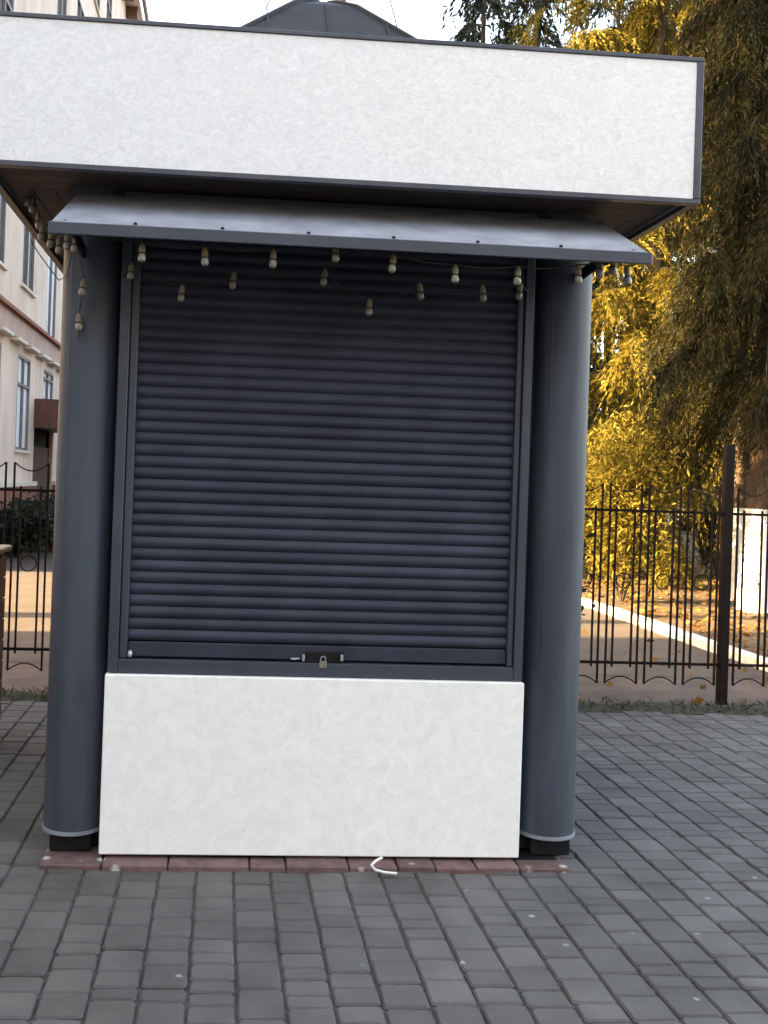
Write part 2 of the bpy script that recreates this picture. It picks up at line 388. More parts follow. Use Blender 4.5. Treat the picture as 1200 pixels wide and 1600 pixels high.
# columns with a pale rim at the foot, on short dark pedestals
for cx_ in (-0.588, 1.462):
    for cy_ in (0.150, 2.20):
        c = kpart(MB().lathe([(0.125, 0.112), (0.125, 0.6), (0.125, 1.2), (0.125, 1.9), (0.125, 2.795)], (cx_, cy_, 0), 48), 'column', COLM, smooth=True)
        kpart(MB().lathe([(0.118, 0.094), (0.1285, 0.096), (0.1295, 0.104), (0.1285, 0.1115), (0.118, 0.1115)], (cx_, cy_, 0), 48), 'rim', RIM, c, True)
        for an in (-2.2,):
            ux, uy = math.cos(an), math.sin(an); q = Vector((cx_ + ux * .1252, cy_ + uy * .1252, 0)); tg = Vector((-uy, ux, 0)) * .004; nn = Vector((ux, uy, 0)) * .0016
            kpart(MB().add([q - tg + Vector((0, 0, .113)), q + tg + Vector((0, 0, .113)), q + tg + Vector((0, 0, 2.79)), q - tg + Vector((0, 0, 2.79)), q + nn + Vector((0, 0, .113)), q + nn + Vector((0, 0, 2.79))],
                  [(0, 4, 5, 3), (4, 1, 2, 5), (0, 1, 4), (3, 5, 2)]), 'seam', COLM, c)
        kpart(MB().box(cx_ - .085, cx_ + .085, cy_ - .085, cy_ + .085, 0.02, 0.0935, 0.004), 'pedestal', DARK, c)
# white front panel below the shutter
pn = kpart(MB().box(PL, PR, 0.0, 0.085, 0.031, PZT, 0.004), 'front_panel', WHITE2)
# shutter frame
FY = 0.022
kpart(MB().box(PL + .006, PL + .048, FY, 0.118, PZT + .004, WZ - .02, 0.003), 'door_jamb', ANTH)
kpart(MB().box(PL + .051, PL + .083, FY + .014, 0.118, PZT + .062, WZ - .02, 0.003), 'guide_rail', ANTH)
kpart(MB().box(PR - .042, PR - .004, FY, 0.118, PZT + .004, WZ - .02, 0.003), 'door_jamb', ANTH)
kpart(MB().box(PR - .068, PR - .045, FY + .014, 0.118, PZT + .062, WZ - .02, 0.003), 'guide_rail', ANTH)
kpart(MB().box(PL + .0485, PR - .0425, FY + .002, 0.116, PZT + .004, PZT + .060, 0.003), 'bottom_rail', ANTH)
# roller shutter, slat by slat
SX0, SX1 = PL + .0835, PR - .0685
shut = thing('roller_shutter', None, None); shut.parent = kiosk; shut.location = (0, 0, 0)
z = PZT + .068
kpart(MB().box(SX0 + .001, SX1 - .001, 0.050, 0.068, z, z + 0.062, 0.004), 'bottom_bar', ANTH_SH, shut)
PITCH_S = 0.0487; z += 0.066
prof = []
for i in range(9):
    a = i / 8; prof.append((0.069 - 0.0105 * math.sin(math.pi * min(1, a * 1.04)) ** 0.8, a * (PITCH_S - .0045)))
prof += [(0.074, PITCH_S - .0045), (0.074, PITCH_S), (0.081, PITCH_S), (0.081, 0.0)]
V = [(sx, py, pz) for sx in (SX0, SX1) for (py, pz) in prof]; n = len(prof)
slatm = MB().add(V, [tuple(range(n)), tuple(range(2 * n - 1, n - 1, -1))] + [(i, i + n, (i + 1) % n + n, (i + 1) % n) for i in range(n)]).mesh('slat', ANTH_SH, True)
base = shut.location + kiosk.location
while z < WZ - 0.10:
    o = put('slat', slatm, shut); o.location = Vector((0, random.uniform(-.0010, .0010), z)) - base; o.rotation_euler = (random.uniform(-.004, .004), random.uniform(-.0012, .0012), 0); z += PITCH_S
# latch on the bottom bar
la = kpart(MB().box(*[at(p, 1027, Y=.045).x for p in (478, 536)], 0.038, 0.0495, at(505, 1036, Y=.04).z, at(505, 1019, Y=.04).z, 0.002), 'latch', DARK)
for px_ in (474, 534):
    c = at(px_, 1028, Y=.034); kpart(MB().box(c.x - .006, c.x + .006, 0.028, 0.0375, c.z - .014, c.z + .014, 0.002), 'bracket', STEEL, la)
c = at(462, 1030, Y=.034); kpart(MB().tube([(c.x - .02, .036, c.z), (c.x + .016, .036, c.z + .002)], 0.005, 8), 'bolt', STEEL, la)
c = at(203, 1021, Y=.03); kpart(MB().lathe([(0.008, -.012), (0.010, 0), (0.006, .012)], (c.x, .03, c.z), 10), 'corner_catch', STEEL)

# sign box round the roof edge
FX0, FX1, FY0, FY1, FZ0, FZ1 = 2 * KC - 1.856, 1.856, -0.287, 2.55, 2.762, 3.351
T = 0.022
boards = ((FX0 + T, FX1 - T, FY0, FY0 + .02), (FX0 + T, FX1 - T, FY1 - .02, FY1), (FX0, FX0 + .02, FY0 + T, FY1 - T), (FX1 - .02, FX1, FY0 + T, FY1 - T))
for (x0, x1, y0, y1) in boards:
    kpart(MB().box(x0, x1, y0, y1, FZ0 + T, FZ1 - .018, 0.0), 'sign_board', WHITE)
e = 0.006
for z0, z1 in ((FZ0, FZ0 + T - .001), (FZ1 - .017, FZ1)):
    kpart(MB().box(FX0 - e, FX1 + e, FY0 - e, FY0 + .03, z0, z1, 0.002), 'edge_trim', TRIM)
    kpart(MB().box(FX0 - e, FX1 + e, FY1 - .03, FY1 + e, z0, z1, 0.002), 'edge_trim', TRIM)
    for x0, x1 in ((FX0 - e, FX0 + .03), (FX1 - .03, FX1 + e)):
        kpart(MB().box(x0, x1, FY0 + .0305, FY1 - .0305, z0, z1, 0.002), 'edge_trim', TRIM)
for x0, x1 in ((FX0 - e, FX0 + T - .001), (FX1 - T + .001, FX1 + e)):
    for y0, y1 in ((FY0 - e, FY0 + T - .001), (FY1 - T + .001, FY1 + e)):
        kpart(MB().box(x0, x1, y0, y1, FZ0 + T, FZ1 - .018, 0.002), 'corner_trim', TRIM)
# soffit boards: front and back run across, sides run along
def boards_between(a0, a1, n): return [(a0 + (a1 - a0) * i / n + .002, a0 + (a1 - a0) * (i + 1) / n - .002) for i in range(n)]
sz0, sz1 = FZ0 + .028, FZ0 + .042
for y0, y1 in boards_between(FY0 + .035, 0.10, 4): kpart(MB().box(FX0 + .035, FX1 - .035, y0, y1, sz0, sz1), 'soffit_board', SOFF)
for xa, xb in ((FX0 + .035, -0.56), (1.434, FX1 - .035)):
    for x0, x1 in boards_between(xa, xb, 4): kpart(MB().box(x0, x1, 0.104, FY1 - .035, sz0, sz1), 'soffit_board', SOFF)
# flat roof behind the sign boards with a steep little pyramid of sheet metal in the middle
yc_ = (FY0 + FY1) / 2
rf = kpart(MB().box(FX0 + .021, FX1 - .021, FY0 + .021, FY1 - .021, FZ1 - .09, FZ1 - .05), 'roof', ROOF)
rz0, rz1, HB = FZ1 - .049, 4.235, 0.90
cor = [(KC - HB, yc_ - HB), (KC + HB, yc_ - HB), (KC + HB, yc_ + HB), (KC - HB, yc_ + HB)]
def lerp(p, t):
    z = rz0 + (rz1 - rz0) * (t if t < .82 else .82 + (t - .82) * .62 if t < .93 else .888 + (t - .93) * .3)
    return (p[0] + (KC - p[0]) * t, p[1] + (yc_ - p[1]) * t, z)
pyr = MB(); ts = (0, .3, .6, .82, .88, .93, .97)
for t in ts:
    for p in cor: pyr.v.append(lerp(p, t))
for i in range(len(ts) - 1):
    for j in range(4): pyr.f.append((i * 4 + j, i * 4 + (j + 1) % 4, i * 4 + 4 + (j + 1) % 4, i * 4 + 4 + j)); pyr.m.append(0)
pyr.f.append(tuple(range(len(ts) * 4 - 4, len(ts) * 4))); pyr.m.append(0)
kpart(pyr, 'pyramid', ROOF, rf)
for j in range(4):
    a, b = cor[j], cor[(j + 1) % 4]
    kpart(MB().tube([lerp(a, t) for t in ts], 0.014, 6), 'hip_cap', ROOF, rf)
    mid = ((a[0] + b[0]) / 2, (a[1] + b[1]) / 2); n_ = Vector((KC - mid[0], yc_ - mid[1]))
    for q in range(1, 6):
        sq = q / 6; p = (a[0] + (b[0] - a[0]) * sq, a[1] + (b[1] - a[1]) * sq); tt = min(.81, 2 * min(sq, 1 - sq))
        kpart(MB().tube([(p[0], p[1], rz0 + .004), (p[0] + n_.x * tt, p[1] + n_.y * tt, rz0 + .004 + (rz1 - rz0) * tt)], 0.008, 4), 'seam', ROOF, rf)

# awning over the shutter
YA = -0.43
bl, br = at(122, 300, Y=0.02), at(940, 348, Y=0.02)
fl, fr = at(78, 351, Y=YA), at(1016, 394, Y=YA)
zb = (bl.z + br.z) / 2; zf = (fl.z + fr.z) / 2; xb0, xb1, xf0, xf1 = bl.x, br.x, fl.x, fr.x
awn = thing('awning', None, None); awn.parent = kiosk
th = 0.012
kpart(MB().add([(xb0, .02, zb), (xb1, .02, zb), (xf1, YA, zf), (xf0, YA, zf), (xb0, .02, zb - th), (xb1, .02, zb - th), (xf1, YA, zf - th), (xf0, YA, zf - th)],
      [(0, 3, 2, 1), (4, 5, 6, 7), (0, 1, 5, 4), (1, 2, 6, 5), (2, 3, 7, 6), (3, 0, 4, 7)]), 'awning_sheet', AWN, awn)
kpart(MB().add([(xb0 + .004, .018, zb - th - .002), (xb1 - .004, .018, zb - th - .002), (xf1 - .004, YA + .002, zf - th - .002), (xf0 + .004, YA + .002, zf - th - .002),
      (xb0 + .004, .018, zb - th - .008), (xb1 - .004, .018, zb - th - .008), (xf1 - .004, YA + .002, zf - th - .008), (xf0 + .004, YA + .002, zf - th - .008)],
      [(0, 3, 2, 1), (4, 5, 6, 7), (0, 1, 5, 4), (1, 2, 6, 5), (2, 3, 7, 6), (3, 0, 4, 7)]), 'awning_shade_sheet', DARK, awn)  # near-black sheet added to deepen the shade under the awning
kpart(MB().box(xf0 - .004, xf1 + .004, YA - .016, YA - .001, zf - .043, zf + .003, 0.003), 'front_lip', ANTH, awn)
for i in range(1, 7):
    xx = xf0 + (xf1 - xf0) * (i - .05) / 7
    kpart(MB().lathe([(0.007, -.001), (0.007, .004), (0.003, .007)], (xx, YA + .03, zf + .018), 8), 'screw', DARK, awn)
A_, B_ = at(903, 442, Y=.03), at(990, 408, Y=YA + .04)
for A2, B2 in ((A_, B_), (Vector((2 * KC - A_.x, A_.y, A_.z)), Vector((xf0 + xf1 - B_.x, B_.y, B_.z)))):
    arm = [A2.lerp(B2, t) + Vector((0, 0, .03 * math.sin(math.pi * t))) for t in np.linspace(0, 1, 7)]
    mb = MB()
    for p in arm:
        for dx, dz in ((-.006, 0), (.006, 0), (.006, .045), (-.006, .045)): mb.v.append((p.x + dx, p.y, p.z + dz))
    for i in range(6):
        for j in range(4): mb.f.append((i * 4 + j, i * 4 + (j + 1) % 4, i * 4 + 4 + (j + 1) % 4, i * 4 + 4 + j)); mb.m.append(0)
    mb.f += [(0, 1, 2, 3), (24, 25, 26, 27)]; mb.m += [0, 0]
    kpart(mb, 'bracket', DARK, awn)
# shutter box hidden under the awning
kpart(MB().box(PL + .01, PR - .01, 0.0225, 0.1175, 2.70, WZ - .022, 0.004), 'shutter_box', ANTH)

# padlock on the latch
pk = at(505, 1031, Y=.024)
lock = thing('padlock', 'small worn padlock hanging from the shutter latch', 'padlock', (pk.x, .03, pk.z - .02))
MB().box(-.016, .016, -.012, .0, -.014, .014, 0.003).build('lock_body', BRASS, lock)
MB().tube([(-.010, -.005, .012)] + [(.010 * math.cos(a), -.005, .024 + .010 * math.sin(a)) for a in np.linspace(math.pi, 0, 7)] + [(.010, -.005, .012)], 0.0028, 6).build('shackle', STEEL, lock)
# ================================================================== STRINGS OF BULBS
bulbm = MB().lathe([(0.004, -.052), (0.0125, -.047), (0.0155, -.037), (0.0145, -.026), (0.010, -.018)], n=12).mesh('bulb', BULB, True)
capm = MB().lathe([(0.0105, -.0175), (0.0120, -.012), (0.0125, .000), (0.009, .014), (0.0035, .022)], n=10).mesh('socket', CAPM, True)
ringm = MB().lathe([(0.0113, -.0205), (0.0128, -.019), (0.0128, -.0165), (0.011, -.0155)], n=10).mesh('collar', DARK)
def string(name, label, pts, Y, sag=0.03, ends=()):
    """pts = bulb centres in the picture, Y = how far out they hang."""
    root = thing(name, label, 'string lights', (0, 0, 0), 'strings of bulbs on the kiosk')
    P = [at(p[0], p[1], Y=(p[2] if len(p) > 2 else Y)) for p in pts]
    W = [Vector(e) for e in ends[:1]]
    for i, p in enumerate(P):
        top = p + Vector((0, 0, .045))
        if i:
            a = P[i - 1] + Vector((0, 0, .045))
            for t in (.25, .5, .75): W.append(a.lerp(top, t) - Vector((0, 0, sag * 4 * t * (1 - t))))
        W.append(top)
    W += [Vector(e) for e in ends[1:]]
    root.location = P[0]
    MB().tube([w - P[0] for w in W], 0.0030, 5).build('wire', WIRE, root)
    for p in P:
        tilt = (random.uniform(-.12, .12), random.uniform(-.12, .12), random.uniform(0, 6))
        b_ = put('bulb', bulbm, root, p - P[0] + Vector((0, 0, .022)), tilt)
        put('socket', capm, b_); put('collar', ringm, b_)
    return root
string('string_lights', 'string of small unlit bulbs along the front edge of the awning',
       [(222, 398), (320, 404), (427, 407), (524, 398), (614, 415), (711, 431), (809, 434), (903, 432)], YA + .06, 0.012,
       [(xf0 + .04, YA + .02, zf - .03), (xf1 - .12, YA + .02, zf - .03)])
string('string_lights', 'sagging string of dim bulbs in the shade close to the shutter',
       [(205, 426), (284, 461), (365, 441), (507, 436), (577, 483), (656, 458), (754, 461), (812, 458)], -0.05, 0.03,
       [(PL + .02, 0.02, 2.42), (PR - .02, 0.02, 2.42)])
string('string_lights', 'cluster of bulbs strung along the soffit by the left column',
       [(45, 312, .25), (52, 322, .24), (60, 348, .18), (66, 366, .14), (80, 376, .08), (92, 386, .05), (105, 380, .0), (118, 384, -.04), (130, 452, -.04), (123, 506, .0)], 0, 0.01,
       [(FX0 + .2, .6, FZ0 + .03), (-.62, .01, 2.15)])
string('string_lights', 'short string of bulbs hanging from the right end of the awning',
       [(937, 422), (958, 418), (980, 434)], YA + .12, 0.01, [(xf1 - .25, YA + .03, zf - .02), (xf1 - .02, YA + .02, zf - .03)])
# loose black wire at the left corner
P = [at(48, 376, Y=.1), at(62, 398, Y=.1), at(78, 420, Y=.1), at(92, 438, Y=.1), at(104, 432, Y=.02), at(112, 398, Y=.0)]
lw = MB().tube(P, 0.0025, 5).build('loose_wire', WIRE); tag(lw, 'loose black wire drooping beside the left column', 'wire')

# white cord poking out from under the panel
P = [at(x, y_, Z=z_) for x, y_, z_ in ((597, 1340, .060), (587, 1345, .056), (580, 1352, .045), (586, 1359, .028), (600, 1363, .016), (620, 1365, .010))]
Q = []
for i in range(len(P) - 1):
    for t in (0, .33, .66): Q.append(P[i].lerp(P[i + 1], t))
cw = MB().tube(Q + [P[-1]], 0.0055, 8).build('cord', WCORD, smooth=True); tag(cw, 'white cord curling out from under the white front panel', 'cord')

# ================================================================== FENCE
FEY = 3.42
r1z, r2z, topz, lowz = 0.268, 1.455, 1.66, 0.11
postX = at(1130, 1000, Y=FEY).x
bw = 0.0070
barm = {}
def bar(z0, z1):
    k = (z0, z1)
    if k not in barm: barm[k] = MB().box(-bw, bw, -bw, bw, z0, z1).mesh('bar', IRON)
    return barm[k]
circ = MB().tube([(0.058 * math.cos(a), 0, 0.058 * math.sin(a)) for a in np.linspace(0, 2 * math.pi, 17)[:-1]], 0.005, 5, closed=True).mesh('ring', IRON, True)
UNIT = 0.313; PWID = 7 * UNIT + 0.09
def arc_mesh(w, z0, h):
    return MB().tube([(x, 0, z0 + h * (1 - (2 * x / w) ** 2)) for x in np.linspace(-w / 2, w / 2, 9)], 0.0055, 5).mesh('arc', IRON, True)
lowarc = arc_mesh(0.25, lowz, 0.055); toparc = arc_mesh(0.25, topz, -0.06)
postm = MB().box(-.034, .034, -.034, .034, -0.06, 2.0, 0.004).mesh('fence_post', IRON)
desc = {0: 'panel of black iron bars with rings, left of the post in view on the right', 1: 'panel of black iron bars starting right of the lone fence post',
        -1: 'panel of black iron bars passing behind the kiosk', -2: 'panel of black iron bars and rings beside the wooden counter'}
for k in (-2, -1, 0, 1):
    xr = postX + k * PWID                                # right-hand post of panel k, except k = 1
    x0 = xr - PWID if k < 1 else postX
    fp = thing('iron_fence', desc[k], 'fence', (x0 + PWID / 2, FEY, 0), 'iron fence panels')
    if k == 1: pass
    L_ = PWID / 2 - .0345
    for zz in (r1z, r2z): MB().box(-L_, L_, -.012, .012, zz - .010, zz + .010).build('rail', IRON, fp)
    for u in range(7):
        xc = -PWID / 2 + .045 + UNIT * (u + .5)
        for s in (-1, 1):
            put('bar', bar(lowz, topz), fp, (xc + s * .125, -.0205, 0))
            put('bar', bar(r1z - .03, r2z + .03), fp, (xc + s * .074, -.0205, 0))
        put('ring', circ, fp, (xc, -.0205, 0.91))
        put('arc', lowarc, fp, (xc, -.0205, 0)); put('arc', toparc, fp, (xc, -.0205, 0))
pl_ = {-3: 'black square fence post at the far left end', -2: 'black square fence post hidden behind the kiosk', -1: 'black square fence post hidden behind the kiosk', 0: 'lone black square fence post standing before the spruce', 1: 'black square fence post at the right-hand end of the fence'}
for k in (-3, -2, -1, 0, 1):
    if k in (-1,): continue
    tag(put('fence_post', postm, None, (postX + k * PWID, FEY, 0)), pl_[k], 'fence post', 'iron fence posts')

# ================================================================== WOODEN COUNTER at the left edge
ce = at(0, 1205, Z=0)
ct = thing('wooden_counter', 'brown wooden counter with a tan top beside the kiosk', 'counter', (ce.x - .70, ce.y + .3, 0))
hz = 1.12
MB().box(-.60, .585, -.36, .36, hz, hz + .035, 0.008).build('counter_top', TAN, ct)
for sx in (-.52, .52):
    for sy in (-.27, .27): MB().box(sx - .03, sx + .03, sy - .03, sy + .03, -.02, hz - .001, 0.004).build('leg', BROWN, ct)
for i in range(8):
    z0 = .12 + i * .122
    MB().box(-.545, .545, -.3215, -.3015, z0, z0 + .116, 0.003).build('plank', BROWN, ct)
    MB().box(.551, .569, -.29, .29, z0, z0 + .116, 0.003).build('plank', BROWN, ct)

# ================================================================== BUILDING on the left
BX = -4.5; BY0, BY1, BH = 12.4, 52.0, 20.0
bld = thing('apartment_building', 'tall cream old building with pink band and white blinds behind the left fence', 'building', (BX, 20, 0))
def bpart(mb, name, m, parent=bld, smooth=False): return kpart(mb, name, m, parent, smooth)
def yb(px_): return at(px_, 600, X=BX).y
W1a, W1b = yb(27), yb(47)                                 # a lower window
PER = yb(67.5) - W1a; WW = W1b - W1a
cols = [W1a + PER * i for i in range(-2, 9)]
rows = [(2.05, 4.12)] + [(5.62 + 3.5 * i, 7.85 + 3.5 * i) for i in range(4)]
DOOR = 3                                                  # this column holds the door and a tall stair window
ops = []
for ci, c in enumerate(cols):
    if c < BY0 + .4 or c + WW > BY1 - .4: continue
    for ri, (z0, z1) in enumerate(rows):
        if ci == DOOR and ri == 0: ops.append((c, c + WW, 3.35, 4.12, 'stair')); continue
        if ci == DOOR and ri == 1: ops.append((c, c + WW, 4.85, 8.6, 'stair')); continue
        ops.append((c, c + WW, z0, z1, 'blind' if ri == 0 or (ci + ri) % 4 == 0 else 'glass'))
dY0, dY1 = yb(56), yb(86)
ops.append((dY0, dY1, 0.02, 2.9, 'door'))
ys = sorted({BY0, BY1} | {o[0] for o in ops} | {o[1] for o in ops}); zs = sorted({-.06, BH} | {o[2] for o in ops} | {o[3] for o in ops})
wall = MB(); dep = 0.09
for i in range(len(ys) - 1):
    for j in range(len(zs) - 1):
        ym, zm = (ys[i] + ys[i + 1]) / 2, (zs[j] + zs[j + 1]) / 2
        if any(o[0] < ym < o[1] and o[2] < zm < o[3] for o in ops): continue
        wall.add([(BX, ys[i], zs[j]), (BX, ys[i + 1], zs[j]), (BX, ys[i + 1], zs[j + 1]), (BX, ys[i], zs[j + 1])], [(0, 1, 2, 3)])
for y0, y1, z0, z1, kd in ops:                              # reveals
    a = [(BX, y0, z0), (BX, y1, z0), (BX, y1, z1), (BX, y0, z1)]; b = [(BX - dep, p[1], p[2]) for p in a]
    wall.add(a + b, [(0, 1, 5, 4), (1, 2, 6, 5), (2, 3, 7, 6), (3, 0, 4, 7)])
wall.add([(BX - 12, BY0, -.06), (BX, BY0, -.06), (BX, BY0, BH), (BX - 12, BY0, BH), (BX - 12, BY1, -.06), (BX, BY1, -.06), (BX, BY1, BH), (BX - 12, BY1, BH)],
         [(0, 1, 2, 3), (5, 4, 7, 6), (4, 0, 3, 7), (3, 2, 6, 7)])
me = bpy.data.meshes.new('wall'); me.from_pydata(wall.v, [], wall.f); me.materials.append(CREAM); o = put('wall', me, bld); o.location = -bld.location
def win_meshes(w, h):
    pane = MB().add([(0, 0, 0), (0, w, 0), (0, w, h), (0, 0, h)], [(0, 1, 2, 3)])
    fr_ = MB()
    t = .06
    for (y0, y1, z0, z1) in ((0, t, 0, h), (w - t, w, 0, h), (t, w - t, 0, t), (t, w - t, h - t, h), (w / 2 - t / 2, w / 2 + t / 2, t, h - t), (t, w / 2 - t / 2, h * .68, h * .68 + t), (w / 2 + t / 2, w - t, h * .68, h * .68 + t)):
        fr_.box(.004, .06, y0, y1, z0, z1)
    sill = MB().box(-.02, dep + .07, -.06, w + .06, -.06, -.002)
    return pane, fr_.mesh('frame', FRAME), sill.mesh('sill', PALE)
cache = {}
for y0, y1, z0, z1, kd in ops:
    if kd == 'door': continue
    w, h = y1 - y0, z1 - z0; k = (round(w, 3), round(h, 3))
    if k not in cache:
        p_, f_, s_ = win_meshes(w, h); cache[k] = (p_.mesh('window', GLASS), p_.mesh('window', BLIND), f_, s_)
    pg, pb, f_, s_ = cache[k]
    wn_ = put('window', pb if kd in ('blind', 'stair') else pg, bld, Vector((BX - dep + .03, y0, z0)) - bld.location)
    put('frame', f_, wn_)
    put('sill', s_, wn_, (dep - .03 - dep + .0, 0, 0))
# band between the storeys, mouldings, plinth, eaves, downpipe
bpart(MB().box(BX - .01, BX + .14, BY0 - .1, BY1, 4.36, 4.78), 'band', PINK)
bpart(MB().box(BX - .01, BX + .24, BY0 - .15, BY1, 4.785, 4.86), 'moulding', PLINTH)
yy = BY0
while yy < BY1 - 1.2:
    bpart(MB().box(BX - .01, BX + .20, yy, yy + .95, 4.29, 4.355), 'moulding', PALE); yy += 1.42
for y0, y1 in ((BY0 - .05, dY0 - .12), (dY1 + .12, BY1)): bpart(MB().box(BX - .01, BX + .10, y0, y1, -.05, 1.25), 'plinth', PLINTH)
for y0, y1 in ((BY0 - .05, dY0 - .12), (dY1 + .12, BY1)): bpart(MB().box(BX - .01, BX + .14, y0, y1, 1.255, 1.36), 'moulding', PALE)
bpart(MB().box(BX - 12.6, BX + .55, BY0 - .5, BY1 + .4, BH - .02, BH + .18), 'eaves', PALE)
yy = BY0 + .3
while yy < BY1: bpart(MB().box(BX + .002, BX + .45, yy, yy + .25, BH - .42, BH - .03), 'bracket', DOORM); yy += 1.5
bpart(MB().tube([(BX + .72, BY0 - .4, BH + .1), (BX + .72, BY1, BH + .1)], .08, 8), 'gutter', FRAME)
roofm = MB().add([(BX - 12.6, BY0 - .5, BH + .18), (BX + .55, BY0 - .5, BH + .18), (BX + .55, BY1 + .4, BH + .18), (BX - 12.6, BY1 + .4, BH + .18), (BX - 6, BY0 + 5, BH + 3.2), (BX - 6, BY1 - 5, BH + 3.2)],
                 [(0, 1, 4), (1, 2, 5, 4), (2, 3, 5), (3, 0, 4, 5)])
bpart(roofm, 'roof', PLINTH)
dr = bpart(MB().box(BX - .16, BX - .10, dY0 + .1, dY1 - .1, -.03, 2.2), 'door', DOORM)
bpart(MB().box(BX - .20, BX - .17, dY0, dY1, 2.2, 2.9), 'fanlight', DARK)
bpart(MB().box(BX + .002, BX + 1.1, dY0 - .1, dY1 + .1, 2.62, 3.30), 'canopy', DOORM)
for yy in (dY0 + .05, dY1 - .05): bpart(MB().box(BX + .92, BX + 1.04, yy - .06, yy + .06, -.05, 2.615), 'post', DOORM)
# unseen blocks added to shade the kiosk and paving, plus a low joining wall
bpart(MB().box(-17, -8, -26, 5.0, -.06, 10.5), 'shade_block_left', CREAM)
bpart(MB().box(-17.4, -7.7, -26.4, 5.3, 10.505, 10.8), 'shade_block_roof', PLINTH)
bpart(MB().box(-7.9, 24, -36, -17, -.06, 11.0), 'shade_block_rear', CREAM)  # added behind the camera to cut low sky light under the awning
bpart(MB().box(-12, -11.6, 5.01, 14.18, -.06, 2.2), 'yard_wall', CREAM)

# ================================================================== POLE AND CABLES behind the kiosk
pp = (4.0, 15.0)
pxp = at(528, 100, Y=12.0)
pole = thing('utility_pole', 'wooden pole rising behind the kiosk roof', 'pole', (pxp.x, 12.0, 0))
MB().tube([(0, 0, -.1), (0, 0, 5), (0, 0, 11.2)], [.13, .115, .09], 10).build('shaft', POLE, pole, True)
MB().box(-.6, .6, -.05, .05, 10.5, 10.6, .005).build('crossarm', POLE, pole)
for i, (px_, py_, px2, py2, lab) in enumerate(((414, 0, 418, 20, 'thin black cable slanting down left of the kiosk roof'), (608, 0, 622, 40, 'thin black cable slanting down right of the kiosk roof'))):
    top = Vector((pxp.x + (-.55 if i == 0 else .55), 12.0, 10.62))
    end = at(px2, py2, Y=2.45); end.z = 3.36; end.x = min(max(end.x, FX0 + .1), FX1 - .1)
    m1 = at((px_ + px2) / 2, (py_ + py2) / 2, Y=4.5)
    tag(MB().tube([top, top.lerp(m1, .5) - Vector((0, 0, .12)), m1, at(px2 + 2, py2 + 20, Y=3.2), end], 0.006, 5).build('cable', WIRE), lab, 'cable')

